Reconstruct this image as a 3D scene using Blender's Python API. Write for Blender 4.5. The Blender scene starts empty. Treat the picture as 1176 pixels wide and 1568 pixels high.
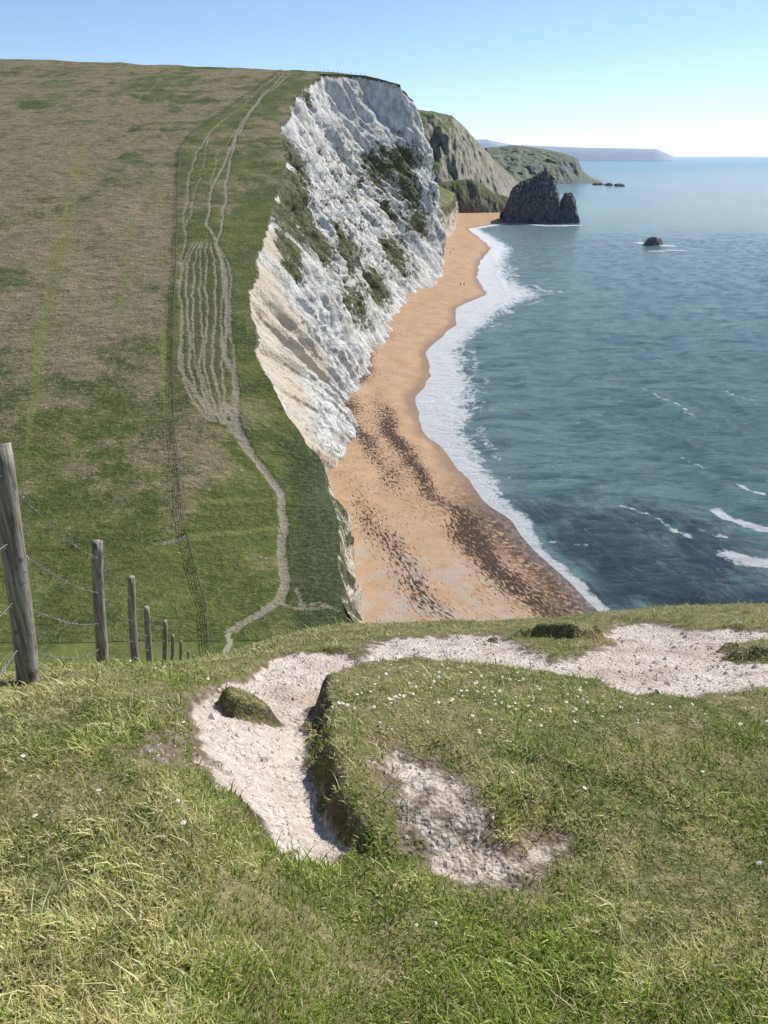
import bpy, math, numpy as np
from mathutils import Vector
rng=np.random.default_rng(7)
H=55.0; TH=math.radians(25.7); CT,ST=math.cos(TH),math.sin(TH); F=1132.0
scene=bpy.context.scene
# ---------------- image pixel helpers (pixel coordinates to world points along camera rays) -------------
def ray(u,v):
    x=(u-588)/F; y=(784-v)/F
    return np.array([x, CT+y*ST, -ST+y*CT])
def PZ(u,v,z=0.0):
    d=ray(u,v); t=(H-z)/-d[2]; return np.array([d[0]*t,d[1]*t,z])
def PY(u,v,Y):
    d=ray(u,v); t=Y/d[1]; return np.array([d[0]*t,Y,H+d[2]*t])
def GX(u,Y,z=0.0):
    return (u-588)/F*(Y*CT+(H-z)*ST)
# ---------------- noise ----------------
def hsh(ix,iy,iz):
    n=(ix*374761393+iy*668265263+iz*1274126177)&0xffffffff
    n=((n^(n>>13))*1274126177)&0xffffffff
    n=n^(n>>16)
    return (n&0xffff)/65535.0
def vn(x,y,z=0.0):
    x=np.asarray(x,float); y=np.asarray(y,float); z=np.asarray(z,float)
    x,y,z=np.broadcast_arrays(x,y,z)
    xi=np.floor(x).astype(np.int64); yi=np.floor(y).astype(np.int64); zi=np.floor(z).astype(np.int64)
    fx=x-xi; fy=y-yi; fz=z-zi
    fx=fx*fx*(3-2*fx); fy=fy*fy*(3-2*fy); fz=fz*fz*(3-2*fz)
    r=0
    flat=not np.any(fz)
    for dz in ((0,) if flat else (0,1)):
        a=hsh(xi,yi,zi+dz)*(1-fx)+hsh(xi+1,yi,zi+dz)*fx
        b=hsh(xi,yi+1,zi+dz)*(1-fx)+hsh(xi+1,yi+1,zi+dz)*fx
        c=a*(1-fy)+b*fy
        r=r+c*(1 if flat else ((1-fz) if dz==0 else fz))
    return r
def fbm(x,y,z=0.0,o=4):
    r=0;a=1;s=0
    for i in range(o):
        r=r+a*vn(np.asarray(x)*2**i+17.3*i,np.asarray(y)*2**i+5.1*i,np.asarray(z)*2**i); s+=a; a*=.5
    return r/s
def sst(a,b,x):
    t=np.clip((x-a)/(b-a),0,1); return t*t*(3-2*t)
def sp(x,w): return w*np.logaddexp(0,x/w)
def smax(a,b,k): return k*np.logaddexp(a/k,b/k)
# ---------------- mesh helpers ----------------
def obj_from(name,me,mat=None,parent=None):
    o=bpy.data.objects.new(name,me); scene.collection.objects.link(o)
    if mat: me.materials.append(mat)
    if parent: o.parent=parent
    return o
def mesh_np(name,V,faces_flat,sizes,mat,smooth=True,attrs=None,cols=None,parent=None):
    me=bpy.data.meshes.new(name); V=np.asarray(V,dtype=np.float32)
    me.vertices.add(len(V)); me.vertices.foreach_set('co',V.ravel())
    me.loops.add(len(faces_flat)); me.loops.foreach_set('vertex_index',np.asarray(faces_flat,dtype=np.int32))
    sizes=np.asarray(sizes,dtype=np.int32)
    me.polygons.add(len(sizes))
    st=np.concatenate([[0],np.cumsum(sizes)[:-1]]).astype(np.int32)
    me.polygons.foreach_set('loop_start',st); me.polygons.foreach_set('loop_total',sizes)
    me.polygons.foreach_set('use_smooth',np.full(len(sizes),smooth))
    me.update(calc_edges=True); me.validate()
    for k,a in (attrs or {}).items():
        at=me.attributes.new(k,'FLOAT','POINT'); at.data.foreach_set('value',np.asarray(a,dtype=np.float32).ravel())
    for k,a in (cols or {}).items():
        at=me.attributes.new(k,'FLOAT_COLOR','POINT'); at.data.foreach_set('color',np.asarray(a,dtype=np.float32).ravel())
    return obj_from(name,me,mat,parent)
def grid(name,X,Y,Z,mat,attrs=None,flip=False,smooth=True,parent=None):
    ny,nx=X.shape
    V=np.stack([X,Y,Z],-1).reshape(-1,3)
    i=np.arange(ny*nx).reshape(ny,nx)
    q=np.stack([i[:-1,:-1],i[:-1,1:],i[1:,1:],i[1:,:-1]],-1).reshape(-1,4)
    if flip: q=q[:,::-1]
    return mesh_np(name,V,q.ravel(),np.full(len(q),4),mat,smooth,attrs,parent=parent)
def empty(name):
    e=bpy.data.objects.new(name,None); scene.collection.objects.link(e); return e
def segdist(X,Y,pts):
    d=np.full(X.shape,1e9)
    for (a,b) in zip(pts[:-1],pts[1:]):
        ax,ay=a[0],a[1]; bx,by=b[0]-ax,b[1]-ay; L=bx*bx+by*by+1e-9
        t=np.clip(((X-ax)*bx+(Y-ay)*by)/L,0,1)
        d=np.minimum(d,np.hypot(X-ax-t*bx,Y-ay-t*by))
    return d
def sdpoly(X,Y,poly):
    d=segdist(X,Y,list(poly)+[poly[0]]); ins=np.zeros(X.shape,bool)
    n=len(poly)
    for i in range(n):
        x1,y1=poly[i][0],poly[i][1]; x2,y2=poly[(i+1)%n][0],poly[(i+1)%n][1]
        c=((y1>Y)!=(y2>Y))&(X<(x2-x1)*(Y-y1)/((y2-y1) if y2!=y1 else 1e-9)+x1)
        ins^=c
    return np.where(ins,-d,d)
# ---------------- material helpers ----------------
class M:
    def __init__(s,name):
        s.m=bpy.data.materials.new(name); s.m.use_nodes=True; s.t=s.m.node_tree; s.n=s.t.nodes; s.b=s.n['Principled BSDF']
        s.b.inputs['Roughness'].default_value=.9; s.b.inputs['Specular IOR Level'].default_value=.2
    def link(s,a,b): s.t.links.new(a,b)
    def put(s,sock,v):
        if isinstance(v,bpy.types.NodeSocket): s.link(v,sock)
        elif isinstance(v,(tuple,list)): sock.default_value=(*v,1) if len(v)==3 and sock.type=='RGBA' else v
        else: sock.default_value=v
    def pos(s): return s.n.new('ShaderNodeNewGeometry').outputs['Position']
    def nz(s):
        g=s.n.new('ShaderNodeNewGeometry'); x=s.n.new('ShaderNodeSeparateXYZ'); s.link(g.outputs['Normal'],x.inputs[0]); return x.outputs['Z']
    def xyz(s,v):
        x=s.n.new('ShaderNodeSeparateXYZ'); s.link(v,x.inputs[0]); return x.outputs
    def scl(s,v,sc):
        x=s.n.new('ShaderNodeVectorMath'); x.operation='MULTIPLY'; s.link(v,x.inputs[0]); x.inputs[1].default_value=sc; return x.outputs[0]
    def comb(s,a,b,c=0.0):
        x=s.n.new('ShaderNodeCombineXYZ'); s.put(x.inputs[0],a); s.put(x.inputs[1],b); s.put(x.inputs[2],c); return x.outputs[0]
    def noise(s,sc,det=4,vec=None,rough=.55,dist=0):
        x=s.n.new('ShaderNodeTexNoise'); x.inputs['Scale'].default_value=sc; x.inputs['Detail'].default_value=det
        x.inputs['Roughness'].default_value=rough; x.inputs['Distortion'].default_value=dist
        s.link(vec if vec is not None else s.pos(),x.inputs['Vector']); return x.outputs['Fac']
    def voro(s,sc,vec=None,out='Distance'):
        x=s.n.new('ShaderNodeTexVoronoi'); x.inputs['Scale'].default_value=sc
        s.link(vec if vec is not None else s.pos(),x.inputs['Vector']); return x.outputs[out]
    def attr(s,name,out='Fac'):
        x=s.n.new('ShaderNodeAttribute'); x.attribute_name=name; return x.outputs[out]
    def math(s,op,a,b=0.0,c=None):
        x=s.n.new('ShaderNodeMath'); x.operation=op; s.put(x.inputs[0],a); s.put(x.inputs[1],b)
        if c is not None: s.put(x.inputs[2],c)
        return x.outputs[0]
    def ss(s,a,b,v):
        x=s.n.new('ShaderNodeMapRange'); x.interpolation_type='SMOOTHSTEP'; s.put(x.inputs[0],v)
        x.inputs[1].default_value=a; x.inputs[2].default_value=b; return x.outputs[0]
    def mix(s,f,a,b):
        x=s.n.new('ShaderNodeMix'); x.data_type='RGBA'; s.put(x.inputs[0],f); s.put(x.inputs[6],a); s.put(x.inputs[7],b); return x.outputs[2]
    def bump(s,h,st=.5,dist=.1,nrm=None):
        x=s.n.new('ShaderNodeBump'); x.inputs['Strength'].default_value=st; x.inputs['Distance'].default_value=dist
        s.link(h,x.inputs['Height'])
        if nrm is not None: s.link(nrm,x.inputs['Normal'])
        return x.outputs[0]
    def out(s,col,nrm=None,rough=None):
        s.put(s.b.inputs['Base Color'],col)
        if nrm is not None: s.link(nrm,s.b.inputs['Normal'])
        if rough is not None: s.put(s.b.inputs['Roughness'],rough)
        return s.m
# ======================= terrain functions =======================
def near_drop(X,Y):
    a=sst(-.42,-.02,X/np.maximum(Y,1.0))
    dl=1.2+.32*Y+.46*sp(Y-2.7,.25)
    cr=.24-.07*sst(1,4,X)
    dr=1.5+.32*Y+cr*sp(Y-3.2,.3)+.30*sp(Y-6.8,.4)
    return dl*(1-a)+dr*a
def base_ground(X,Y):
    zn=H-near_drop(X,Y)
    zf=-6.8+.235*Y
    zf=-smax(-zf,-(100.0+0.045*(-X-40).clip(0,400)-.12*(Y-455)),1.2)
    return smax(smax(zn,zf,2.5),np.full_like(zn,11.0),1.0)
# cliff edge / foot pairs
EF=np.array([
 [14,30,20, 20,34,1],[4,50,15, 9,54,1],
 [-1.6,60,12.5, 2,64,1],[-4.6,68,12, -2.4,74,1.5],[-5.6,86,12,-4.4,90,2],[-8.0,96.6,12,-6.5,104,2],
 [-9,103,13,-9,118,2],[-12.6,107,15,-11,128,2],[-15,113,17,-6.5,138,2],[-20.9,124,22.3,-6.3,150,2],
 [-24.5,137.6,25.5,-7.1,160,2],[-27,155,29.7,-7.5,172,2],[-29,185.6,36.8,-7.5,186,2],[-29.5,227,46.6,-3.2,203,2],
 [-32,263,55,.5,255,2],[-37.5,298,63,10,308,2],[-38,372,80.6,20,340,2],[-31.6,423,92,26,362,2],
 [-9.4,440,92.5,27,372,2],[13.5,442,87,27.5,400,2],[18,480,60,30,450,2],[22,520,32,34,520,2],
 [47,597,20,52.5,594,2],[60,700,20,63,700,2],[70,800,22,76,815,2]],float)
S=np.arange(len(EF)); sd=np.linspace(0,len(EF)-1,1300)
EFd=np.stack([np.interp(sd,S,EF[:,k]) for k in range(6)],1)
ker=np.ones(41)/41
for k in range(6):
    c=EFd[:,k]; pad=np.concatenate([np.full(20,c[0]),c,np.full(20,c[-1])])
    EFd[:,k]=.6*np.convolve(pad,ker,'valid')+.4*c
arc=np.concatenate([[0],np.cumsum(np.hypot(np.diff(EFd[:,0]),np.diff(EFd[:,1])))])
hgt=EFd[:,2]-EFd[:,5]
EFd[:,0]+=(fbm(arc/9,3.3,0,4)-.5)*(1.5+.10*hgt)
EFd[:,3]+=(fbm(EFd[:,4]/8,9.3,0,4)-.5)*(1.0+.14*hgt)
Emono=np.maximum.accumulate(EFd[:,1]+np.arange(1300)*1e-5)
def Ex(Y): return np.interp(Y,Emono,EFd[:,0])
def Ez(Y): return np.interp(Y,Emono,EFd[:,2])
def ground(X,Y):
    g=base_ground(X,Y)
    ex=Ex(Y); e0=base_ground(ex,Y)
    k=np.interp(Y,[30,400,470,520],[9,16,60,80])
    w=sst(55,68,Y)
    d=(ex-X)
    g=g+w*(Ez(Y)-e0)*np.exp(-np.clip(d,0,None)/k)
    g=g+w*((fbm(X/14,Y/14,0,3)-.5)*1.6+(fbm(X/2.2,Y/2.2,0,3)-.5)*.35)*sst(0,6,d)
    return g
def hit(u,v,t0=60,t1=900,fn=None):
    fn=fn or base_ground
    d=ray(u,v); t=np.geomspace(t0,t1,4000)
    X=d[0]*t;Y=d[1]*t;Z=H+d[2]*t
    g=fn(X,Y); k=np.argmax(Z<g)
    return np.array([X[k],Y[k],g[k]])
# ======================= foreground features =======================
def gpn(u,v): return hit(u,v,.6,14,lambda X,Y:H-near_drop(X,Y))
def poly(pts): return [gpn(*p)[:2] for p in pts]
P1=poly([(284,1062),(330,1044),(395,1018),(440,1004),(548,994),(540,1045),(484,1062),(474,1110),(474,1180),(492,1240),(530,1285),(505,1312),(425,1294),(385,1235),(312,1190),(288,1115)])
P2=poly([(538,1030),(545,995),(580,976),(700,968),(775,968),(800,1000),(850,1012),(905,1000),(925,958),(1000,948),(1090,962),(1300,975),(1300,1052),(1176,1052),(1080,1062),(950,1062),(860,1032),(760,1024),(620,1024)])
P3=poly([(566,1150),(600,1165),(640,1182),(705,1205),(735,1250),(775,1285),(830,1268),(885,1262),(880,1290),(835,1325),(780,1358),(700,1350),(640,1318),(605,1255),(575,1200)])
P4=poly([(238,1062),(272,1062),(280,1100),(250,1104)]); P5=poly([(212,1125),(270,1130),(275,1160),(220,1158)])
MD=poly([(484,1066),(540,1036),(640,1030),(760,1030),(870,1040),(960,1070),(1000,1120),(900,1200),(800,1240),(700,1300),(600,1330),(545,1300),(500,1245),(482,1180)])
T1=gpn(368,1072); T2=gpn(852,978); T3=gpn(1170,996)
MC=gpn(640,1110)
def masks(X,Y):
    wob=(fbm(X*4,Y*4,0,3)-.5)*.16*np.clip(Y/3,.6,2)+(fbm(X*17,Y*17,4.,3)-.5)*.09
    f=lambda P,w:1-sst(-w,w,sdpoly(X,Y,P)+wob)
    m1=f(P1,.05); m2=f(P2,.13); m3=f(P3,.11); m4=np.maximum(f(P4,.12),f(P5,.14))*.75
    md=1-sst(-.07,.0,sdpoly(X,Y,MD)+wob*.5)
    return m1,m2,m3,m4,md
def near_h(X,Y,full=False):
    m1,m2,m3,m4,md=masks(X,Y)
    z=H-near_drop(X,Y)
    z=z+(fbm(X*1.3,Y*1.3,1.5,3)-.5)*.14*sst(0,1.5,Y)+(fbm(X*6,Y*6,0,3)-.5)*.05
    mdl=md*(1-sst(.0,1.3,X-MC[0]+.45))*sst(1.55,1.95,Y)
    z=z+.15*mdl
    z=z-.06*m1-.05*m2-.06*m3*(1-mdl*.3)-.03*m4
    for T,r,h in ((T1,.14,.10),(T2,.42,.13),(T3,.3,.10)):
        rr=np.hypot((X-T[0])*.8,(Y-T[1])*1.3)+(fbm(X*5,Y*5,7.,3)-.5)*r*1.6
        z=z+h*(1-sst(r*.45,r,rr))
        m=(1-sst(r*.8,r*1.1,rr)); m1=m1*(1-m); m2=m2*(1-m)
    peb=np.maximum.reduce([m1,m2,m3*.80,m4])
    z=z+peb*((fbm(X*22,Y*22,0,2)-.5)*.022+(fbm(X*5,Y*9,3.,3)-.5)*.05)
    if full: return z,peb,md
    return z,peb
def full_near(X,Y):
    w=sst(9,14,Y)
    zn,p=near_h(X,np.minimum(Y,40))
    zg=ground(X,Y)+(fbm(X/3,Y/3,0,4)-.5)*1.0*sst(9,20,Y)*(1-sst(50,60,Y))
    z=zn*(1-w)+zg*w
    over=np.clip(X-Ex(np.maximum(Y,20))-np.where(Y<30,(30-Y)*1.0,0),0,None)
    z=z-over*2.2
    return np.maximum(z,-3),p*(1-w)
# ---------------- hill grass material ----------------
def turf_nodes(m):
    p=m.pos()
    big=m.noise(.028,5,rough=.6); mid=m.noise(.14,6,rough=.65); fine=m.noise(1.5,4,rough=.75); tuft=m.noise(.8,4,m.scl(p,(.35,.8,1)),rough=.7)
    g=m.mix(m.ss(.35,.65,mid),(.072,.10,.023),(.145,.168,.042))
    g=m.mix(m.math('MULTIPLY',m.ss(.45,.7,fine),.8),g,(.21,.21,.080))
    return p,big,mid,fine,tuft,g
m=M('hill_turf'); p,big,mid,fine,tuft,g=turf_nodes(m)
br=m.attr('brown'); path=m.attr('path'); lt=m.attr('lite')
tan=m.mix(m.ss(.35,.65,tuft),(.32,.255,.145),(.165,.15,.07))
tan=m.mix(m.ss(.5,.72,fine),tan,(.40,.33,.21))
f=m.math('ADD',br,m.math('MULTIPLY',m.math('SUBTRACT',m.math('ADD',m.math('MULTIPLY',big,1.3),m.math('MULTIPLY',mid,1.2)),1.25),3.0))
f=m.math('ADD',f,m.math('MULTIPLY',m.math('SUBTRACT',m.math('ADD',fine,tuft),1.0),1.1))
c=m.mix(m.ss(.10,1.0,f),g,tan)
c=m.mix(m.math('MULTIPLY',lt,.75),c,(.22,.235,.075))
dk=m.ss(.54,.66,m.noise(.6,5,m.scl(p,(.6,1,1)),rough=.75)); c=m.mix(m.math('MULTIPLY',dk,.55),c,(.055,.062,.024))
c=m.mix(m.math('MULTIPLY',m.attr('scrub'),.75),c,m.mix(m.ss(.4,.65,fine),(.030,.048,.020),(.10,.12,.055)))
c=m.mix(m.math('MULTIPLY',m.attr('worn'),.5),c,(.10,.10,.045))
pe=m.math('ADD',path,m.math('MULTIPLY',m.math('SUBTRACT',fine,.5),.9))
pc=m.mix(fine,(.20,.17,.115),(.46,.405,.32))
c=m.mix(m.math('MULTIPLY',m.ss(.3,.78,pe),.9),c,pc)
hillmat=m.out(c,m.bump(m.math('ADD',m.math('MULTIPLY',tuft,.9),fine),.9,.7))
# ---------------- opposite hill sheet ----------------
Yr=np.concatenate([np.arange(61,110,.3),np.arange(110,200,.4),np.arange(200,330,.7),np.arange(330,470,1.1),np.geomspace(470,812,50)])
off=np.concatenate([np.arange(0,72,.28),72+np.geomspace(.4,450,110)])
YY,OO=np.meshgrid(Yr,off,indexing='ij'); XX=Ex(YY)-OO; YY=YY+0.0
ZZ=ground(XX,YY)
def hp(pts): return [hit(u,v)[:2] for u,v in pts]
tracks=[]
def T(pts,w,st=1.): tracks.append((hp(pts),w,st))
T([(345,612),(362,645),(385,680),(410,705),(428,735),(433,790),(430,850),(438,895),(425,925),(400,945),(372,957),(352,972),(352,990)],.62)
T([(300,605),(325,625),(350,640),(372,668),(400,700)],.45,.8)
T([(432,108),(408,128),(385,150),(350,178),(318,208),(300,235),(290,270),(283,330),(279,400),(280,480),(276,560),(298,605)],.36,.72)
T([(446,112),(405,145),(372,190),(350,235),(322,300),(316,345),(332,372)],.42,.85)
T([(436,112),(398,150),(362,200),(352,250),(348,290),(338,340),(334,372)],.36,.85)
T([(320,205),(312,250),(300,300),(285,345)],.3,.62)
T([(360,205),(330,240),(322,290)],.3,.62)
T([(332,372),(343,400),(346,450),(352,500),(346,540),(362,590),(362,640)],.45,.95)
for i,u in enumerate([276,285,295,306,315,327,337,350]):
    pts=[]
    for v in (372,400,440,480,520,560,600,640):
        k=(v-372)/(640-372)
        uu=u if k<.8 else u+(345-u)*(k-.8)*2.6
        uu=(318+(u-318)*.5) if v==372 else uu
        pts.append((uu+rng.uniform(-2.5,2.5)+k*6,v))
    T(pts,rng.uniform(.18,.30),rng.uniform(.70,.92))
T([(240,835),(262,832),(282,826)],.5,.6); T([(262,800),(248,760),(243,720),(252,700)],.22,.45)
T([(300,610),(290,600),(272,575)],.4,.5)
T([(455,905),(462,935),(490,930),(520,945)],.35,.6); T([(425,925),(455,940),(500,938)],.4,.6)
path=np.zeros(XX.shape)
wA=(fbm(XX/6,YY/9,0,3)-.5)*.9*sst(100,140,YY)+(fbm(XX/1.6,YY/1.6,5.,2)-.5)*.5
wobx=XX+wA; woby=YY
for i,(pts,w,st) in enumerate(tracks):
    wx=wobx+(fbm(YY/15+i*3.7,YY*0+i,0,2)-.5)*1.3*sst(100,130,YY)
    d=segdist(wx,woby,pts); path=np.maximum(path,st*(1-sst(w*.45,w*1.5,d)))
wornp=hp([(275,380),(325,372),(350,430),(358,600),(340,620),(290,590)])
worn=1-sst(-2,1.5,sdpoly(XX,YY,wornp)); path=np.maximum(path,worn*.12)
lite=np.zeros(XX.shape)
for pts in ([(128,210),(110,330),(90,420),(60,540),(42,680)],[(118,215),(97,335),(78,420),(48,560)],[(250,120),(215,150),(190,190)],[(0,205),(120,208),(270,225)],[(240,260),(235,330)],[(250,500),(250,600),(262,640)],[(365,610),(420,640),(445,645)],[(300,770),(370,760)],[(285,826),(420,800)],[(100,120),(60,200)],[(205,330),(180,500)]):
    lite=np.maximum(lite,1-sst(.15,.85,segdist(wobx,woby,hp(pts))))
fl=hp([(317,940),(300,880),(284,820),(275,740),(268,660),(265,560),(268,450),(272,340),(275,228),(285,215),(430,106)])
fx=np.interp(YY,[p_[1] for p_ in fl],[p_[0] for p_ in fl])
leftf=sst(-1,3,fx-XX)
brown=leftf*sst(88,150,YY)*1.05*(1-.40*sst(230,400,YY))-.30*(1-sst(90,118,YY))+.25*(1-leftf)*(1-sst(100,130,YY))+(1-leftf)*.15
dE=Ex(YY)-XX
brown=brown+.45*(1-sst(1,9,dE))*sst(200,260,YY)-.5*(1-sst(1,7,dE))*(1-sst(100,140,YY))
brown=brown-.35*(1-leftf)*(1-sst(6,12,dE))*sst(110,130,YY)*(1-sst(200,240,YY))
scrub=(1-sst(3.5,7.5,dE+(fbm(XX/2,YY/2,0,3)-.5)*4))*(1-sst(104,113,YY))
grid('hill',XX,YY,ZZ-.22*path*(1-worn*.3),hillmat,dict(path=path,brown=brown,lite=lite,scrub=scrub,worn=worn),flip=True)
# ---------------- foreground hill sheet ----------------
xa=np.concatenate([-30-np.geomspace(.5,120,25)[::-1],np.arange(-30,-8,.35),np.arange(-8,-4.2,.1),np.arange(-4.2,5.2,.022),np.arange(5.2,12,.15),12+np.geomspace(.2,90,40)])
ya=np.concatenate([np.linspace(-12,.2,20),np.arange(.3,7.6,.022),np.arange(7.6,14,.08),np.arange(14,62.6,.4)])
YN,XN=np.meshgrid(ya,xa,indexing='ij')
ZN,PN=full_near(XN,YN)
ZN=ZN-.06*sst(60.2,61.2,YN)
dpt=[hit(u,v,20)[:2] for u,v in ((400,945),(372,957),(350,975),(352,990),(335,1015))]
pth=np.where(YN>20,(1-sst(.1,.5,segdist(XN+(fbm(XN,YN,0,2)-.5)*.6,YN,dpt)))*.9,0)
m=M('foreground_turf_and_chalk'); p,big,mid_,fine_,tuft_,gfar=turf_nodes(m)
fine=m.noise(14,4,rough=.65); mid=m.noise(2.2,4); spk=m.voro(55)
peb=m.attr('bare'); pth_=m.attr('path')
g=m.mix(m.ss(.35,.65,mid),(.095,.11,.03),(.20,.18,.075)); g=m.mix(m.ss(.45,.7,fine),g,(.31,.26,.14))
yy=m.xyz(p)[1]; g=m.mix(m.ss(8,12,yy),g,gfar)
ch=m.mix(m.ss(.2,.8,m.noise(30,4,rough=.7)),(.49,.415,.345),(.78,.70,.61)); ch=m.mix(m.math('MULTIPLY',m.ss(.42,.68,mid),.8),ch,(.45,.36,.29))
ch=m.mix(m.ss(.61,.71,m.noise(70,2)),ch,(.28,.225,.185))
pe=m.math('ADD',peb,m.math('MULTIPLY',m.math('SUBTRACT',fine,.5),1.5))
dirt=m.mix(fine,(.11,.083,.057),(.30,.235,.17))
c=m.mix(m.ss(.25,.5,pe),g,dirt); c=m.mix(m.ss(.50,.90,pe),c,ch)
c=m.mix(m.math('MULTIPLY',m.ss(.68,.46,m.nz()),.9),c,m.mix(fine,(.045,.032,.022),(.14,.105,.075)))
c=m.mix(m.ss(.3,.7,pth_),c,(.36,.32,.255))
hh=m.math('ADD',m.noise(35,4,rough=.7),m.math('MULTIPLY',spk,-.6))
fgmat=m.out(c,m.bump(hh,.9,.02))
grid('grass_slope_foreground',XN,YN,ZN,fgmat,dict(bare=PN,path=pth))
# ---------------- grass blades ----------------
def scatter(n,y0,y1,powr=1.3,pad=1.0):
    e=1-powr+1e-6
    Y=(y0**e+rng.random(n)*(y1**e-y0**e))**(1/e)
    X=rng.uniform(-1,1,n)*(.56*(Y*CT+2.0*ST)+pad*.5); return X,Y
def blades(name,n,y0,y1,hs,ws,cut=.35,powr=1.3):
    X,Y=scatter(n,y0,y1,powr)
    cl=fbm(X*3.2,Y*3.2,2.,3); cl2=fbm(X*14,Y*14,4.,2)
    z,pb,md=near_h(X,Y,True)
    keep=(pb+ (rng.random(n)-.5)*.8<cut)&(cl2+rng.random(n)*.45>.42+.08*md)
    X,Y,z,cl,cl2,md=X[keep],Y[keep],z[keep],cl[keep],cl2[keep],md[keep]; n=len(X)
    dry=sst(.42,.66,fbm(X*1.1+3,Y*1.1,9.,3)+.08*(Y>3.2)+.10*md+rng.normal(0,.07,n)+(cl2-.5)*.3)
    green=sst(.45,.62,fbm(X*.8+13,Y*.8,19.,3))*(Y<2.4)
    h=hs*(.45+1.5*np.clip(cl-.25,0,1)**1.2)*rng.uniform(.5,1.35,n)*(1+.3*green)
    w=ws*rng.uniform(.6,1.4,n)*(.70+.14*Y)
    a=rng.uniform(0,2*np.pi,n); le=h*rng.uniform(.25,1.6,n); la=a+np.pi/2+rng.normal(0,.6,n)
    dx,dy=np.cos(a)*w,np.sin(a)*w; lx,ly=np.cos(la)*le,np.sin(la)*le
    z0=z-.004
    V=np.zeros((n,5,3))
    V[:,0]=np.stack([X-dx,Y-dy,z0],1); V[:,1]=np.stack([X+dx,Y+dy,z0],1)
    V[:,2]=np.stack([X+dx*.75+lx*.35,Y+dy*.75+ly*.35,z0+h*.6],1); V[:,3]=np.stack([X-dx*.75+lx*.35,Y-dy*.75+ly*.35,z0+h*.6],1)
    V[:,4]=np.stack([X+lx,Y+ly,z0+h],1)
    b=np.arange(n)[:,None]*5
    fl=np.concatenate([b+[0,1,2,3],b+[3,2,4]],1).ravel()
    sz=np.tile([4,3],n)
    r=rng.random((n,1))
    ga=np.array([.115,.185,.025]); gb=np.array([.40,.47,.075]); ta=np.array([.50,.44,.16]); tb=np.array([.78,.70,.40])
    col=ga*(1-r)+gb*r
    tc=ta*(1-r)+tb*r
    isdry=(rng.random(n)<.14+.60*dry)[:,None]
    col=np.where(isdry,tc,col)*(.66+.76*np.clip(cl2+(cl-.5)*.6,0,1))[:,None]
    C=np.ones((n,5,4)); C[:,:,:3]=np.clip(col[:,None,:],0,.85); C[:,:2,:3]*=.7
    mm=M(name+'_mat'); mm.b.inputs['Roughness'].default_value=.55; mm.b.inputs['Specular IOR Level'].default_value=.35
    tr=mm.n.new('ShaderNodeBsdfTranslucent'); ad=mm.n.new('ShaderNodeMixShader'); ad.inputs[0].default_value=.3
    cc=mm.attr('col','Color'); mm.link(cc,mm.b.inputs['Base Color']); mm.link(cc,tr.inputs[0])
    mm.link(mm.b.outputs[0],ad.inputs[1]); mm.link(tr.outputs[0],ad.inputs[2]); mm.link(ad.outputs[0],mm.n['Material Output'].inputs[0])
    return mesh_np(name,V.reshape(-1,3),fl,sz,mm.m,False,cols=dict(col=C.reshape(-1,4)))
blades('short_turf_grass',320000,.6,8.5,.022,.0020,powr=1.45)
blades('grass_tufts',16000,.9,9.,.055,.0022,cut=.35,powr=1.1)
# ---------------- pebbles and daisies ----------------
def pebbles(name,n):
    X,Y=scatter(n*3,1.2,8,1.0); z,pb=near_h(X,Y); k=(pb>.3+.5*rng.random(len(X))); X,Y,z=X[k][:n],Y[k][:n],z[k][:n]; n=len(X)
    base=np.array([[1,0,0],[0,1,0],[-1,0,0],[0,-1,0],[0,0,.8],[0,0,-.6]],float)
    tri=np.array([[0,1,4],[1,2,4],[2,3,4],[3,0,4],[1,0,5],[2,1,5],[3,2,5],[0,3,5]])
    s=.0024*np.exp(rng.normal(0,.65,n))*(.8+.2*Y); a=rng.uniform(0,6.28,n)
    V=base[None]*rng.uniform(.6,1.2,(n,6,1))*s[:,None,None]
    x=V[:,:,0]*np.cos(a)[:,None]-V[:,:,1]*np.sin(a)[:,None]; y=V[:,:,0]*np.sin(a)[:,None]+V[:,:,1]*np.cos(a)[:,None]
    V[:,:,0]=x+X[:,None];V[:,:,1]=y+Y[:,None];V[:,:,2]+=(z+s*.2)[:,None]
    fl=(tri.ravel()[None]+np.arange(n)[:,None]*6).ravel()
    mm=M('chalk_pebble'); mt=mm.out(mm.mix(mm.noise(9,2),(.42,.36,.31),(.78,.72,.64)))
    mesh_np(name,V.reshape(-1,3),fl,np.full(n*8,3),mt,False)
pebbles('chalk_pebbles',14000)
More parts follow.
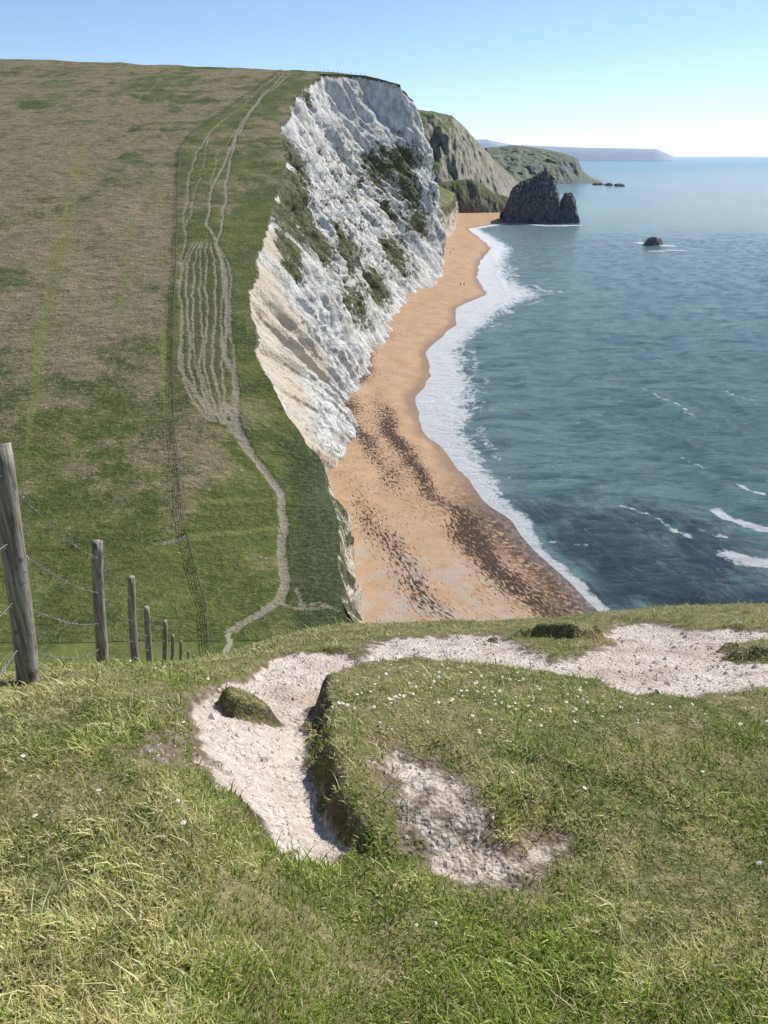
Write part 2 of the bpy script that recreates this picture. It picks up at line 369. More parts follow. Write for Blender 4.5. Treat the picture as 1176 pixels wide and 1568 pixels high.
def daisies(n):
    X,Y=scatter(n*8,1.3,6.5,1.0)
    c=gpn(700,1080); d=np.hypot((X-c[0])/.85,(Y-c[1])/.40)
    z,pb=near_h(X,Y); k=(pb<.3)&((rng.random(len(X))<np.exp(-d**2)*.8)|(rng.random(len(X))<.010)); X,Y,z=X[k][:n],Y[k][:n],z[k][:n]; n=len(X)
    V=[];Fc=[];sz=[];col=[]
    for x,y,zz in zip(X,Y,z):
        r=rng.uniform(.005,.0095); b=len(V); h=zz+rng.uniform(.016,.034); a0=rng.uniform(0,6); tx,ty=rng.normal(0,.3,2)
        for k in range(16):
            a=a0+k*math.pi/8; q=r if k%2==0 else r*.62
            V.append((x+q*math.cos(a),y+q*math.sin(a),h+q*(tx*math.cos(a)+ty*math.sin(a)))); col.append((.8,.8,.78,1))
        Fc+=list(range(b,b+16)); sz.append(16)
        b=len(V)
        for k in range(6):
            a=k*math.pi/3; V.append((x+r*.3*math.cos(a),y+r*.3*math.sin(a),h+.002)); col.append((.7,.5,.05,1))
        Fc+=list(range(b,b+6)); sz.append(6)
    mm=M('daisy'); mt=mm.out(mm.attr('col','Color'))
    mesh_np('daisies',np.array(V),Fc,sz,mt,False,cols=dict(col=np.array(col)))
daisies(650)
# ======================= chalk cliff =======================
nt=190; tt=np.linspace(0,1,nt)[None,:]; ns=1300
Eh=hgt[:,None]; sI=sd[:,None]
pw=1+.55*sst(11.5,15,sI)
g=tt**pw
zc=EFd[:,2][:,None]*(1-tt)+(EFd[:,5][:,None]-1.8)*tt
cx=EFd[:,0][:,None]*(1-g)+EFd[:,3][:,None]*g
cy=EFd[:,1][:,None]*(1-g)+EFd[:,4][:,None]*g
AX=(arc[:,None]+30)*(1-sst(11,14,sI))+(cy+cx*.5+15)*sst(11,14,sI)
env=np.clip(np.sin(np.pi*np.clip(tt,0,1)),0,1)**.55
env=np.maximum(env,.45*sst(.5,1,tt))*sst(0,.04,tt)
tx=np.gradient(np.convolve(np.pad(EFd[:,3],60,'edge'),np.ones(121)/121,'valid')); ty=np.gradient(np.convolve(np.pad(EFd[:,4],60,'edge'),np.ones(121)/121,'valid'))
L=np.hypot(tx,ty)+1e-9; ox=(ty/L)[:,None]; oy=(-tx/L)[:,None]
sc=np.clip(Eh/60,.22,1.1)
n1=1-np.abs(2*fbm(AX/20+zc/90,zc/80,2.,2)-1)      # buttresses
n2=1-np.abs(2*fbm(AX/6.5+zc/40,zc/40,5.,4)-1)
n3=fbm(cx/2.5,cy/2.5,zc/3.0,4)
n4=fbm(AX/9,zc/5,11.,4)
disp=env*sc*((n1-.62)*13+(n2-.62)*10.0+(n4-.5)*5)+env*(n3-.5)*3.0*np.clip(sc*1.3,.5,1)
gully_stain_shade=sst(.62,.30,n2)*env*sst(9,12,sI); gully_stain_shade=np.clip((.60-n2)/.35,0,1)*env*sst(.3,.7,sc)  # gully recesses: weathering stain that also deepens their shade in colour
cx=cx+ox*disp; cy=cy+oy*disp*.6; zc=zc+env*(n3-.5)*.8
pu=588+F*cx/(cy*CT+(H-zc)*ST); pv=784-F*((H-zc)*-CT+cy*ST)/(cy*CT+(H-zc)*ST)
def blob(lst):
    r=np.zeros(cx.shape)
    for u,v,rad in lst:
        k=np.argmin((pu-u)**2+(pv-v)**2+ (sI<3)*1e6); x0,y0,z0=cx.flat[k],cy.flat[k],zc.flat[k]
        d=np.sqrt((cx-x0)**2+((cy-y0)*.7)**2+(zc-z0)**2)/rad
        r=np.maximum(r,1-sst(.0,1.5,d))
    return r
vegL=blob([(420,260,16),(440,290,15),(455,320,15),(470,350,11),(430,330,13),(450,230,11),(480,375,8),(430,240,11),(415,300,12),(440,380,5),(450,410,4)])*1.45
vegR=blob([(520,372,13),(535,400,11),(560,285,14),(600,250,15),(618,268,11),(590,330,11),(606,395,13),(578,440,11),(548,465,9),(640,345,14),(625,300,12),(560,330,10),(455,140,11),(640,290,11),(655,330,9),(620,240,11),(580,262,11),(540,430,8),(575,250,10)])
veg=np.maximum(vegL,vegR)
lowv=blob([(410,345,3.5),(405,287,3)])
cream=blob([(410,430,11),(400,500,11),(420,540,9),(430,385,8),(470,670,7),(450,600,8),(440,500,8),(480,560,7)])
general=.34*sst(12.5,14,sI)*sst(.15,.35,tt)*(1-sst(.75,.9,tt))
veg=np.maximum(veg*(1-lowv),general)
veg=np.maximum(veg*.95,(1-sst(0,.03,tt))*.9); veg=np.maximum(veg,sst(20.6,21.2,sI)*(1-sst(.1,.5,tt))); cream=np.maximum(cream,sst(20.6,21,sI)*.9)
cream=np.maximum(cream,.9*(1-sst(7.2,8.2,sI))); veg=np.maximum(veg,.70*(1-sst(6.5,7.2,sI))*(1-sst(.25,.7,tt)))
m=M('chalk_cliff_face'); p=m.pos()
st=m.noise(.35,5,m.scl(p,(1,1,.35)),rough=.65); f2=m.noise(1.3,4,rough=.7); b=m.noise(.08,3); s2=m.noise(.13,4,m.scl(p,(1,1,.4)),rough=.6)
c=m.mix(m.ss(.36,.62,st),(.52,.495,.44),(.88,.86,.80))
c=m.mix(m.math('MULTIPLY',m.ss(.48,.70,s2),.55),c,(.58,.52,.42))
c=m.mix(m.ss(.5,.75,f2),c,(.89,.87,.82)); c=m.mix(m.math('MULTIPLY',m.ss(.55,.64,m.noise(.5,5,m.scl(p,(1,1,.6)),rough=.78)),.6),c,(.25,.24,.20))
cr=m.math('ADD',m.attr('cream'),m.math('MULTIPLY',m.math('SUBTRACT',b,.5),.9))
c=m.mix(m.math('MULTIPLY',m.ss(.2,.8,cr),.85),c,m.mix(f2,(.58,.47,.33),(.80,.70,.55)))
c=m.mix(m.math('MULTIPLY',m.attr('gully_stain_shade'),.45),c,m.mix(f2,(.27,.26,.22),(.42,.40,.34)))
nv=m.math('ADD',m.noise(.22,6,m.scl(p,(1,1,.55)),rough=.78),m.math('MULTIPLY',m.noise(.9,4,rough=.8),.6))
ve=m.math('ADD',m.attr('veg'),m.math('MULTIPLY',m.math('SUBTRACT',nv,.8),2.9))
c=m.mix(m.ss(.42,.60,ve),c,m.mix(m.ss(.35,.65,m.noise(.6,4,rough=.7)),(.06,.08,.03),(.21,.195,.11)))
chalkmat=m.out(c,m.bump(m.math('ADD',st,f2),1.0,1.0))
grid('chalk_cliff',cx,cy,zc,chalkmat,dict(veg=veg,cream=cream,gully_stain_shade=gully_stain_shade))
# ======================= shoreline, beach, sea =======================
wl=[(908,932),(870,890),(835,860),(800,825),(775,790),(745,770),(720,740),(690,705),(650,660),(637,625),(640,600),(663,575),(648,540),(675,515),(697,498),(700,470),(745,452),(730,425),(735,400),(752,380),(735,365),(716,350),(760,343),(812,339)]
wp=np.array([PZ(u,v,0)[:2] for u,v in wl]); wp=wp[np.argsort(wp[:,1])]
wp=np.vstack([[60,-40],[42,60],wp,[165,790],[240,900]])
ysm=np.arange(-40,900,1.0); wxs=np.interp(ysm,wp[:,1],wp[:,0]); k=np.ones(5)/5; wxs[2:-2]=np.convolve(wxs,k,'valid')
wxs+= (fbm(ysm/9,1.1,0,2)-.5)*2.0*sst(95,110,ysm)
def Wx(Y): return np.interp(Y,ysm,wxs)
fo=np.argsort(EFd[:,4]); fY=EFd[fo,4]; fX=EFd[fo,3]
def Fx(Y): return np.interp(Y,fY,fX)
Yb=np.concatenate([np.arange(52,260,.45),np.arange(260,835,1.3)]); tb=np.linspace(0,1,120)
YB,TB=np.meshgrid(Yb,tb,indexing='ij'); w_=Wx(YB)
XL=np.minimum(Fx(YB)-9,w_-25); XB=XL+(w_+14-XL)*TB
d=w_-XB
ZB=np.where(d>0,2.4*(1-np.exp(-np.abs(d)/13)),.13*d)+(fbm(XB/7,YB/12,0,3)-.5)*.35*sst(1,8,d)
shingle=(1-sst(92,108,YB))*sst(9,15,d)*.8
wet=1-sst(.5,4.2,d+ (fbm(XB/3,YB/8,3.,3)-.5)*3)
dark=(1-sst(3,9,d))*(1-sst(105,140,YB))
wv_=(fbm(XB/12,YB/16,6.,2)-.5)*5; dw=d+wv_
weed=1.3*np.exp(-((dw-8.5)/3.2)**2)*(1-sst(150,195,YB))+.85*np.exp(-((dw-23)/3.2)**2)*(1-sst(105,150,YB))+1.0*np.exp(-((dw-16.5)/2.6)**2)*sst(105,140,YB)*(1-sst(215,265,YB))+.30*np.exp(-((d-13)/8)**2)
m=M('beach_shingle'); p=m.pos(); dd=m.attr('dist'); xy=m.xyz(p)
sv=m.comb(m.math('MULTIPLY',dd,1.1),m.math('MULTIPLY',xy[1],.33),0.0)
n_f=m.noise(3.0,4,rough=.7)
c=m.mix(m.ss(.3,.7,m.noise(.25,4)),(.43,.275,.16),(.52,.345,.215)); c=m.mix(m.ss(.45,.75,n_f),c,(.37,.235,.14))
c=m.mix(m.math('MULTIPLY',m.attr('shingle'),m.ss(.40,.62,m.noise(.3,6,rough=.7))),c,(.42,.37,.30))
c=m.mix(m.math('MULTIPLY',m.attr('wet'),.75),c,(.22,.135,.08))
ws=m.math('ADD',m.math('MULTIPLY',m.attr('weed'),.14),m.noise(2.3,6,sv,rough=.82))
wb=m.math('MULTIPLY',m.math('SUBTRACT',m.noise(.16,3,m.scl(p,(1,.4,1))),.5),.22)
c=m.mix(m.math('MULTIPLY',m.ss(.630,.655,m.math('ADD',ws,wb)),.95),c,(.032,.022,.018))
c=m.mix(m.math('MULTIPLY',m.attr('dark'),m.ss(.36,.54,m.noise(1.2,5,rough=.75))),c,(.060,.042,.033))
bm=m.out(c,m.bump(m.math('ADD',n_f,m.noise(.6,4,sv)),.5,.2),m.math('SUBTRACT',.9,m.math('MULTIPLY',m.attr('wet'),.45)))
grid('beach',XB,YB,ZB,bm,dict(dist=d,wet=wet,shingle=shingle,dark=dark,weed=weed))
# sea
Ys=np.concatenate([-40-np.geomspace(1,3000,15)[::-1],np.arange(-40,60,5),np.arange(60,260,.5),np.arange(260,770,1.5),770+np.geomspace(2,90000,90)])
of=np.concatenate([-5-np.geomspace(2,60000,40)[::-1],np.arange(-5,70,.5),np.arange(70,220,1.4),220+np.geomspace(2,90000,70)])
YS,OS=np.meshgrid(Ys,of,indexing='ij'); XS=Wx(YS)+OS
amp=sst(0,12,OS)*(1-sst(200,320,OS))*sst(50,60,YS)*(1-sst(500,760,YS))
wv=1-np.abs(2*fbm(OS/9+fbm(OS/30,YS/30,0,2)*1.2,YS/40,1.,2)-1)
ZS=amp*((wv-.6)*.9+(fbm(XS/6,YS/2.5,3.,3)-.5)*.6)-.02
fw=1.6*np.interp(YS,[60,100,115,140,160,175,190,205,225,250,270,300,330,360,400,520,600,733],[1.5,1.6,3,5,8,12,11,8,9,8,9,16,19,15,12,11,9,6])
foam=np.where((OS<-3)|(YS<55)|(YS>770),0,np.clip(1-(np.clip(OS,0,None)/fw)**1.5,0,1))
cr=np.zeros(XS.shape)
WX2=XS+(fbm(XS/5,YS/5,0,3)-.5)*4*(1-sst(1500,1700,YS)); WY2=YS+(fbm(XS/4,YS/4,7.,3)-.5)*4
for pts,w,s in [([(1100,780),(1140,800),(1260,818)],1.3,1),([(1115,852),(1176,866),(1260,870)],1.2,1),([(1000,796),(1060,826)],.6,.8),([(978,372),(1025,377)],4,.9),([(998,384),(1045,384)],2.2,.8),([(785,443),(855,447)],1.6,.7),([(865,286),(960,284)],14,.9),([(920,765),(1000,795)],.5,.55),([(995,598),(1065,640)],.8,.5),([(1125,745),(1176,760)],.8,.8),([(885,345),(840,346),(790,342)],3.5,.9),([(705,640),(712,655)],1.2,.7),([(700,500),(715,520)],2,.7),([(1090,590),(1150,615)],.9,.5),([(1020,690),(1080,720)],.6,.5),([(1080,815),(1110,825)],.6,.6),([(800,830),(900,835)],.5,.5),([(1000,600),(960,585)],.5,.5),([(780,480),(760,465)],2.2,.75),([(770,400),(785,425)],3,.6)]:
    dd_=segdist(WX2,WY2,[PZ(u,v)[:2] for u,v in pts]); cr=np.maximum(cr,s*(1-sst(w*.3,w*2.2,dd_)))
o_=OS-fw*.95-3*fbm(YS/14,0.,0,2); gate=sst(.40,.6,fbm(YS/22,1.,0,2))*sst(110,150,YS)*(1-sst(400,520,YS))
cr=np.maximum(cr,.6*gate*(1-sst(.3,1.6+YS*.006,np.abs(o_))))
wd=np.maximum(sst(1,5,OS)*(1-sst(24,46,OS))*(1-sst(104,135,YS)),(1-sst(86,102,YS)))
wd=wd*(.55+.9*(fbm(XS/9,YS/9,4.,3)-.3))
m=M('sea_water'); p=m.pos(); xy=m.xyz(p); sh=m.attr('shore')
sv=m.comb(m.math('MULTIPLY',sh,1.0),m.math('MULTIPLY',xy[1],.35),0.0)
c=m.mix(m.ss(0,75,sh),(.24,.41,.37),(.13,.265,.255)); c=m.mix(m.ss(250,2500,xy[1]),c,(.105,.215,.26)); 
wvn=m.noise(.16,6,m.scl(p,(.45,1,1)),rough=.72,dist=.3)
c=m.mix(m.ss(.40,.64,wvn),c,(.080,.185,.19))
n5=m.noise(.5,5,sv,rough=.8)
c=m.mix(m.math('MULTIPLY',m.ss(.25,.8,m.math('ADD',m.attr('weedbed'),m.math('MULTIPLY',m.math('SUBTRACT',n5,.5),1.5))),.85),c,(.030,.045,.058))
fn=m.noise(.55,5,rough=.78)
fm=m.math('ADD',m.math('MULTIPLY',m.attr('foam'),1.2),m.math('MULTIPLY',m.math('SUBTRACT',m.math('ADD',fn,n5),1.0),1.9))
f1=m.math('MULTIPLY',m.ss(.24,.68,fm),m.ss(0,.1,m.attr('foam')))
cm=m.ss(.5,.85,m.math('ADD',m.attr('crest'),m.math('MULTIPLY',m.math('SUBTRACT',fn,.5),2.6)))
cm=m.math('MULTIPLY',cm,m.ss(.02,.3,m.attr('crest')))
lace=m.math('MULTIPLY',m.ss(.62,.76,m.math('ADD',n5,m.math('MULTIPLY',m.attr('weedbed'),.03))),.4)
lace=m.math('MAXIMUM',lace,m.math('MULTIPLY',m.ss(.65,.71,m.noise(.30,6,m.scl(p,(.5,1,1)),rough=.8)),.6))
fa=m.math('MAXIMUM',m.math('MAXIMUM',f1,cm),lace)
c=m.mix(fa,c,(.84,.86,.86))
hb=m.math('ADD',m.noise(1.0,6,m.scl(p,(.55,1,1)),rough=.82),m.math('MULTIPLY',wvn,1.6))
seam=m.out(c,m.bump(hb,1.0,1.5),m.math('ADD',.17,m.math('MULTIPLY',fa,.6)))
m.b.inputs['Specular IOR Level'].default_value=.5
grid('sea',XS,YS,ZS,seam,dict(shore=OS,foam=foam,crest=cr,weedbed=wd))
# ======================= distant headlands =======================
def rockmat(name,green,green2,rock,rock2,k0=.55,k1=.8,scale=.05):
    m=M(name); p=m.pos(); n=m.noise(scale,5,rough=.65); n2=m.noise(scale*5,4,m.scl(p,(1,1,.5)),rough=.65)
    g=m.mix(m.ss(.35,.65,n),green,green2); r=m.mix(m.ss(.35,.65,n2),rock,rock2)
    f=m.ss(k0,k1,m.math('ADD',m.nz(),m.math('MULTIPLY',m.math('SUBTRACT',m.math('ADD',n2,n),1.0),.7)))
    return m.out(m.mix(f,r,g),m.bump(m.math('ADD',n,n2),.7,1/scale*.12))
def headland(name,top,foot,mat,back=300,rough=1.0,ny=90,nx=260,seed=0,bz=-5):
    top=np.array(top,float); foot=np.array(foot,float); s=np.linspace(0,1,nx)
    it=lambda A:np.stack([np.interp(s,np.linspace(0,1,len(A)),A[:,k]) for k in range(3)],1)
    A=it(top);B=it(foot)
    t=np.linspace(0,1,ny)[:,None]
    X=B[:,0]*(1-t)+A[:,0]*t; Y=B[:,1]*(1-t)+A[:,1]*t
    zt=1-(1-t)**1.35
    Z=B[:,2]*(1-zt)+A[:,2]*zt
    n=(1-np.abs(2*fbm(X/(22*rough)+seed,Z/(40*rough),Y/(60*rough),4)-1))-.6
    e=np.clip(np.sin(np.pi*t),0,1)**.6*np.clip((A[:,2]-B[:,2])/60,.1,1.5)
    Y=Y-n*e*30*rough; Z=Z+e*(fbm(X/12,Y/12,seed+3.,4)-.5)*6*rough
    Z[-1]+=(fbm(X[-1]/9,seed+.5,0,3)-.5)*2*rough
    t2=np.linspace(.03,1,30)[:,None]
    X2=A[:,0]+0*t2; Y2=A[:,1]+back*t2; Z2=Z[-1]*(1-t2**1.5)+bz*t2**1.5
    grid(name,np.vstack([X,X2]),np.vstack([Y,Y2]),np.vstack([Z,Z2]),mat)
def tp(u,v,Y): return PY(u,v,Y)
def ft(u,Y,z=-1): return np.array([GX(u,Y,z),Y,z])
mA=rockmat('headland_chalk_and_turf',(.11,.145,.065),(.17,.185,.09),(.20,.18,.15),(.42,.375,.30),.52,.82,.03)
headland('headland',[tp(560,160,1000),tp(632,167,1000),tp(665,171,1010),tp(692,177,1040),(tp(708,192,1080)),tp(728,214,1150),tp(752,240,1250),tp(775,262,1380),tp(802,287,1540)],
 [ft(600,850),ft(640,850),ft(680,860),ft(700,880),ft(725,930),ft(745,1000),ft(770,1120),ft(795,1300),ft(808,1520)],mA,500,1.4)
mB=rockmat('headland_rock_and_scrub',(.08,.105,.045),(.14,.155,.07),(.15,.135,.115),(.30,.255,.19),.50,.8,.06)
headland('headland',[tp(640,288,850),tp(668,280,850),tp(695,277,850),tp(722,274,850),tp(740,283,850),tp(758,297,850),tp(775,300,848),tp(800,318,845)],
 [ft(640,800),ft(680,808),ft(700,815),ft(730,818),(ft(760,822)),ft(785,826),ft(795,828),ft(803,835)],mB,120,.5,seed=5)
mC=rockmat('far_headland_turf_haze_tinted',(.14,.175,.13),(.20,.22,.155),(.18,.195,.20),(.29,.29,.285),.5,.78,.02)  # turf and rock paled and blued, aerial haze mixed into base colours
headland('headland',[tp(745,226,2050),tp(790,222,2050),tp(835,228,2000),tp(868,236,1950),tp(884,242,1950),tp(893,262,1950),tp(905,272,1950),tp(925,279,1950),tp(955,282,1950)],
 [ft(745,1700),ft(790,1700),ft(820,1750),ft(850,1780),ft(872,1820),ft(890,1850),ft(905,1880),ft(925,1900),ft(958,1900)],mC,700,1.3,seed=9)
m=M('coast_haze_tint'); mD=m.out(m.mix(m.noise(.002,3),(.38,.47,.58),(.42,.51,.61)))  # pale blue base colour stands in for haze over the distance
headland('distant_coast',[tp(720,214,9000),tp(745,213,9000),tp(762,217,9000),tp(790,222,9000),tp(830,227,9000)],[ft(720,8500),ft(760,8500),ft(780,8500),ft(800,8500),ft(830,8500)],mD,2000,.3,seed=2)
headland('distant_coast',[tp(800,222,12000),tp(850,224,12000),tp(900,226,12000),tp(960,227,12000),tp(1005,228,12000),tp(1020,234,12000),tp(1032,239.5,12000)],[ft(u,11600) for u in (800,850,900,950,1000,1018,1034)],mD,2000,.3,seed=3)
# rock promontory with a lower stack at its seaward end
prof=np.array([[772,322],[780,300],[786,286],[800,278],[815,273],[826,265],[835,261],[843,264],[849,275],[853,294],[857,314],[861,303],[866,296],[874,295],[880,303],[883,322],[885,344]],float)
pp=np.array([PY(u,v,735) for u,v in prof]); xs=np.linspace(pp[0,0]-2,pp[-1,0]+1,260); ys=np.linspace(-1,1,110)
Yq,Xq=np.meshgrid(ys,xs,indexing='ij')
hz=np.interp(Xq,pp[:,0],pp[:,2])
wob=(fbm(Xq/5,hz/9+Yq,3.,4)-.5)
zz=hz*np.clip(1-np.abs(Yq+.35*wob*(1-np.abs(Yq)))**3.2,0,1)-1.5
zz+= (1-np.abs(2*fbm(Xq/3.5,Yq*5,2.,4)-1)-.6)*5.5*np.clip(1-Yq**2,0,1)*np.clip(hz/30,.2,1)
yq=735+Yq*15+(1-np.abs(Yq))*wob*14+(fbm(Xq/3,zz/4,8.,3)-.5)*6
mR=rockmat('dark_sea_rock',(.10,.10,.075),(.15,.145,.11),(.08,.08,.08),(.23,.22,.205),.75,.95,.15)
grid('sea_rock_promontory',Xq+(fbm(Yq*4,zz/5,1.,3)-.5)*2,yq,zz,mR)
def rock(name,c,rx,ry,rz,seed,mat=None):
    a=np.linspace(0,2*np.pi,49); b=np.linspace(0,1,24); B,A=np.meshgrid(b,a,indexing='ij')
    r=np.sin(B*np.pi/2)**.8*(.7+.6*fbm(np.cos(A)*1.5+seed,np.sin(A)*1.5,B*2,4)); r[:,-1]=r[:,0]
    z=np.cos(B*np.pi/2)*rz*(.7+.6*fbm(np.cos(A)*r*2+seed,np.sin(A)*r*2,3.,3)); z[:,-1]=z[:,0]; z[0]=z[0].mean()
    grid(name,c[0]+np.cos(A)*r*rx,c[1]+np.sin(A)*r*ry,c[2]+z-.05*rz,mat or mR,flip=True)
q=PZ(1000,375); rock('sea_rock',q,6.2,5,5.2,1.)
for u,v,r in ((915,281,12),(932,282,9),(948,283,10)): q=PZ(u,v+2); rock('sea_rock',q,r,r,5,u*.1)
# ======================= fence =======================
m=M('weathered_wood'); p=m.pos()
gr=m.noise(9,5,m.scl(p,(6,6,.35)),rough=.7); bl=m.noise(14,3)
c=m.mix(m.ss(.3,.7,gr),(.13,.115,.09),(.50,.46,.38)); c=m.mix(m.math('MULTIPLY',m.ss(.60,.68,m.noise(9,5,rough=.7)),.85),c,(.44,.27,.06)); c=m.mix(m.math('MULTIPLY',m.ss(.6,.68,bl),.6),c,(.06,.055,.04))
wood=m.out(c,m.bump(gr,.8,.01))
m=M('galvanised_wire'); m.b.inputs['Metallic'].default_value=.7; wire=m.out(m.mix(m.noise(30,2),(.25,.23,.21),(.45,.44,.43)),None,.5)
fence=empty('barbed_wire_fence')
def gz(x,y): return float(full_near(np.array([x]),np.array([y]))[0][0]) if y<60 else float(ground(np.array([x]),np.array([y]))[0])
def post(i,x,y,hh,r,lean=(0,0),seg=12,rings=16):
    g0=gz(x,y)
    zs=np.linspace(-.15,hh,rings); a=np.linspace(0,2*np.pi,seg,endpoint=False)
    V=[];Fc=[];sz=[]
    for k,zv in enumerate(zs):
        f=max(0,zv)/hh; rr=r*(1.08-.16*f)*(.9 if k==rings-1 else 1)
        n=rr*(1+.20*(fbm(np.cos(a)*1.5+i*7,np.sin(a)*1.5,zv*1.3,2)-.5))
        wx=.012*math.sin(zv*3+i)
        for aa,nn in zip(a,n): V.append((x+nn*math.cos(aa)+lean[0]*f+wx,y+nn*math.sin(aa)+lean[1]*f,g0+zv+(.012*math.cos(aa+i) if k==rings-1 else 0)))
    for k in range(rings-1):
        for j in range(seg):
            j2=(j+1)%seg; Fc+=[k*seg+j,k*seg+j2,(k+1)*seg+j2,(k+1)*seg+j]; sz.append(4)
    Fc+=list(range((rings-1)*seg,rings*seg)); sz.append(seg)
    mesh_np('post_%d'%i,np.array(V),Fc,sz,wood,seg>8,parent=fence)
    return (x,y,g0,lean,hh)
posts=[]
spec=[(40,1045,3.38,.046,5,680),(157,1028,6.0,.044,151,828),(208,1022,8.7,.046,200,883),(231,1022,12.6,.052,223,930),(254,1033,14.9,.048,252,951),(266,1035,19.0,.052,264,973),(279,1038,24,.052,277,990),(291,1042,29,.055,289,1000),(299,1043,33,.055,297,1006),(304,1043,37,.055,303,1008),(309,1043,42,.055,308,1010),(313,1040,47,.055,312,1010),(317,1035,53,.055,317,1008)]
posts.append(post(0,-1.0,.35,1.15,.05,(0,0)))
for i,(u,v,dd_,r,ut,vt) in enumerate(spec):
    d_=ray(u,v); x=d_[0]*dd_; y=d_[1]*dd_
    tpq=PY(ut,vt,y); g0=gz(x,y); hh=float(np.clip(tpq[2]-g0,.95,1.7)) 
    tX=(ut-588)/F*(y*CT+(H-g0-hh)*ST)
    posts.append(post(i+1,x,y,hh,r,(float(np.clip(tX-x,-.35,.35)),0)))
fp=[hit(u,v) for u,v in [(317,940),(300,880),(284,820),(275,740),(268,660),(265,560),(268,450),(272,340),(275,228),(288,212),(330,180),(432,106)]]
fp=[np.array(posts[-1][:3])]+fp
k=20
for a,b in zip(fp[:-1],fp[1:]):
    L=np.hypot(*(b-a)[:2]); n=max(1,int(L/2.6))
    for j in range(n):
        q=a+(b-a)*((j+1)/n); k+=1
        posts.append(post(k,q[0],q[1],1.15 if rng.random()>.1 else 1.4,.06 if q[1]<150 else .08,(rng.uniform(-.05,.05),0),6,3))
def curve(name,splines,r,mat,parent):
    cu=bpy.data.curves.new(name,'CURVE'); cu.dimensions='3D'; cu.bevel_depth=r; cu.bevel_resolution=1
    for pts in splines:
        s=cu.splines.new('POLY'); s.points.add(len(pts)-1)
        for a,b in zip(s.points,pts): a.co=(*b,1)
    cu.materials.append(mat); o=bpy.data.objects.new(name,cu); scene.collection.objects.link(o); o.parent=parent
sn=[];sb=[];sf=[]
for a,b in zip(posts[:-1],posts[1:]):
    L=math.dist(a[:2],b[:2])
    for h in (.22,.46,.74,1.04):
        pa=Vector((a[0]+a[3][0]*h/a[4],a[1]-.04,a[2]+h)); pb=Vector((b[0]+b[3][0]*h/b[4],b[1]-.04,b[2]+h))
        if a[1]<30:
            n=16; pts=[]
            for j in range(n+1):
                q=pa.lerp(pb,j/n); q.z-=.10*math.sin(math.pi*j/n)*(.4+.6*((h*7)%1)); pts.append(q)
            sn.append([tuple(q) for q in pts])
            if a[1]<14:
                nb_=int(L/.11)
                for j in range(nb_):
                    f=(j+.5)/nb_*n; q=pts[int(f)].lerp(pts[int(f)+1],f%1)
                    for _ in range(2):
                        e=Vector(rng.normal(0,1,3)); e.normalize(); e*=.014; sb.append([tuple(q-e),tuple(q+e)])
        else: sf.append([tuple(pa),tuple(pb)])
curve('barbed_wire',sn,.0028,wire,fence); curve('wire_barbs',sb,.0016,wire,fence)
m=M('rusted_wire'); rwire=m.out(m.mix(m.noise(3,2),(.07,.06,.045),(.13,.11,.08)))
curve('distant_wire',sf,.025,rwire,fence)
# cliff-top fence on skyline
tf=empty('cliff_top_fence'); 
for i,u in enumerate(range(440,560,7)):
    Yq_=425 if u<490 else 440; X_=GX(u,Yq_,93); X_=min(X_,float(Ex(np.array([Yq_]))[0])-1.5)
    z_=float(ground(np.array([X_]),np.array([float(Yq_)]))[0])
    bp=[(X_-.09,Yq_-.09),(X_+.09,Yq_-.09),(X_+.09,Yq_+.09),(X_-.09,Yq_+.09)]
    V=[(*q_,z_-.3) for q_ in bp]+[(x_*.8+X_*.2,y_*.8+Yq_*.2,z_+1.3) for x_,y_ in bp]
    mesh_np('post_%d'%i,np.array(V),[0,1,5,4,1,2,6,5,2,3,7,6,3,0,4,7,4,5,6,7],[4]*5,wood,False,parent=tf)
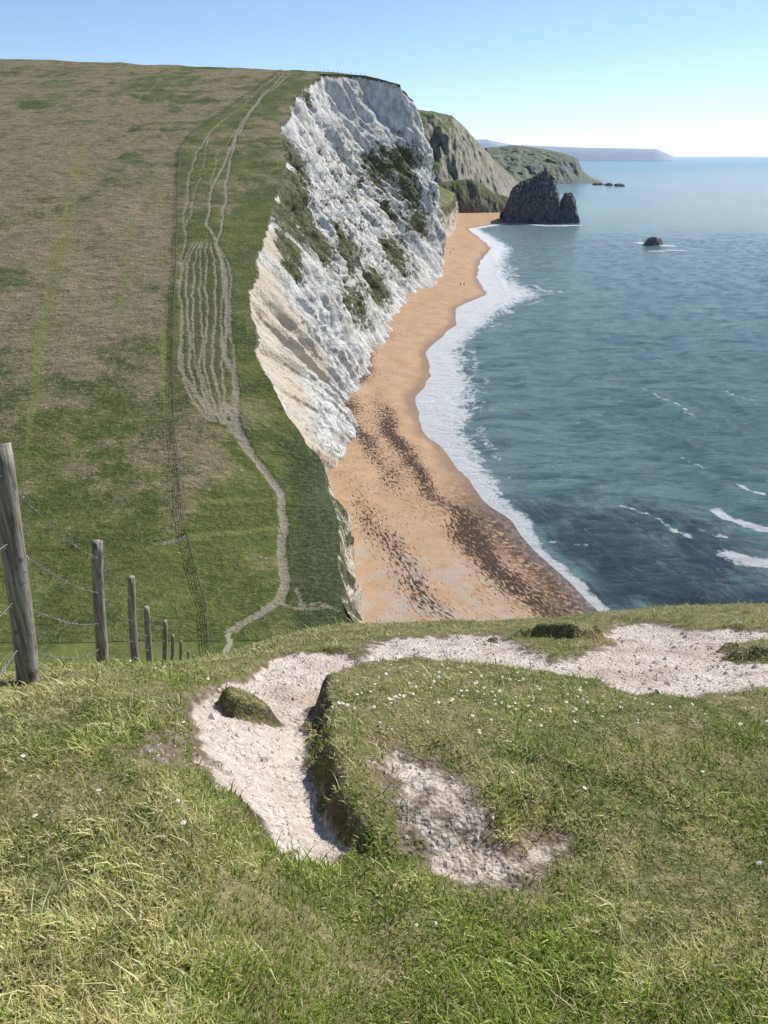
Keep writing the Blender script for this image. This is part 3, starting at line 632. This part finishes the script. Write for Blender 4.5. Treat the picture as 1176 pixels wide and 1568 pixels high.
# ======================= beach walkers =======================
def person(u,Y,shirt,trouser,ph):
    X=GX(u,Y,1.5); dW=float(Wx(np.array([Y]))[0])-X; z=2.4*(1-math.exp(-dW/13)) if dW>0 else .1
    m=M('walker_clothes'); tc=m.n.new('ShaderNodeTexCoord').outputs['Object']; h=m.xyz(tc)[2]
    c=m.mix(m.ss(.88,.90,h),trouser,shirt); c=m.mix(m.ss(1.46,1.48,h),c,(.45,.27,.19)); c=m.mix(m.ss(1.66,1.68,h),c,(.05,.03,.02)); mt=m.out(c)
    V=[(0,0,.92),(0,0,1.15),(0,0,1.40),(0,0,1.50),(0,.01,1.60),(0,0,1.72),
       (.10,0,.88),(.11,.18*ph,.48),(.11,.12*ph,.08),(.11,.27*ph,.03),(-.10,0,.88),(-.11,-.08*ph,.48),(-.11,-.32*ph,.12),(-.11,-.22*ph,.03),
       (.19,0,1.38),(.25,-.08*ph,1.12),(.24,.06,.86),(.24,.09,.78),(-.19,0,1.38),(-.25,.05,1.12),(-.24,.2*ph,.90),(-.24,.24*ph,.82)]
    E=[(0,1),(1,2),(2,3),(3,4),(4,5),(0,6),(6,7),(7,8),(8,9),(0,10),(10,11),(11,12),(12,13),(2,14),(14,15),(15,16),(16,17),(2,18),(18,19),(19,20),(20,21)]
    R=[.14,.13,.15,.055,.095,.08,.09,.065,.045,.04,.09,.065,.045,.04,.06,.045,.032,.035,.06,.045,.032,.035]
    me=bpy.data.meshes.new('beach_walker'); me.from_pydata(V,E,[]); o=obj_from('beach_walker',me,mt); o.location=(X,Y,z-.02); o.rotation_euler[2]=ph*.4
    sk=o.modifiers.new('s','SKIN'); 
    for i,r in enumerate(R): me.skin_vertices[0].data[i].radius=(r,r*.8)
    me.skin_vertices[0].data[0].use_root=True
    su=o.modifiers.new('ss','SUBSURF'); su.levels=1; su.render_levels=1
person(705,351,(.05,.06,.12),(.03,.03,.04),1); person(710.5,353,(.30,.05,.05),(.04,.05,.09),-1)
person(690,470,(.04,.04,.05),(.03,.03,.04),1); person(694,490,(.5,.5,.5),(.05,.06,.1),-1)
# ======================= light, sky, camera =======================
az=math.radians(48); el=math.radians(44)
sdv=Vector((math.sin(az)*math.cos(el),math.cos(az)*math.cos(el),math.sin(el)))
sl=bpy.data.lights.new('sun','SUN'); sl.energy=5.0; sl.angle=math.radians(.5); sl.color=(1,.96,.89)
so=bpy.data.objects.new('sun',sl); scene.collection.objects.link(so); so.rotation_euler=(-sdv).to_track_quat('-Z','Y').to_euler()
w=bpy.data.worlds.new('World'); scene.world=w; w.use_nodes=True; nt_=w.node_tree
sk=nt_.nodes.new('ShaderNodeTexSky'); sk.sky_type='NISHITA'; sk.sun_disc=False; sk.sun_elevation=el; sk.sun_rotation=az; sk.air_density=.75; sk.dust_density=0.1; sk.ozone_density=5.5
hs=nt_.nodes.new('ShaderNodeHueSaturation'); hs.inputs['Saturation'].default_value=.90; hs.inputs['Value'].default_value=1.0
nt_.links.new(sk.outputs[0],hs.inputs['Color'])
bg=nt_.nodes['Background']; nt_.links.new(hs.outputs[0],bg.inputs[0]); bg.inputs[1].default_value=.145
cam=bpy.data.cameras.new('camera'); co=bpy.data.objects.new('camera',cam); scene.collection.objects.link(co)
co.location=(0,0,H); co.rotation_euler=(math.pi/2-TH,0,0); cam.sensor_fit='VERTICAL'; cam.sensor_height=36; cam.sensor_width=27; cam.lens=36*F/1568
cam.clip_start=.05; cam.clip_end=200000; scene.camera=co
scene.view_settings.view_transform='Standard'; scene.view_settings.look='None'; scene.view_settings.exposure=0
print('DONE')
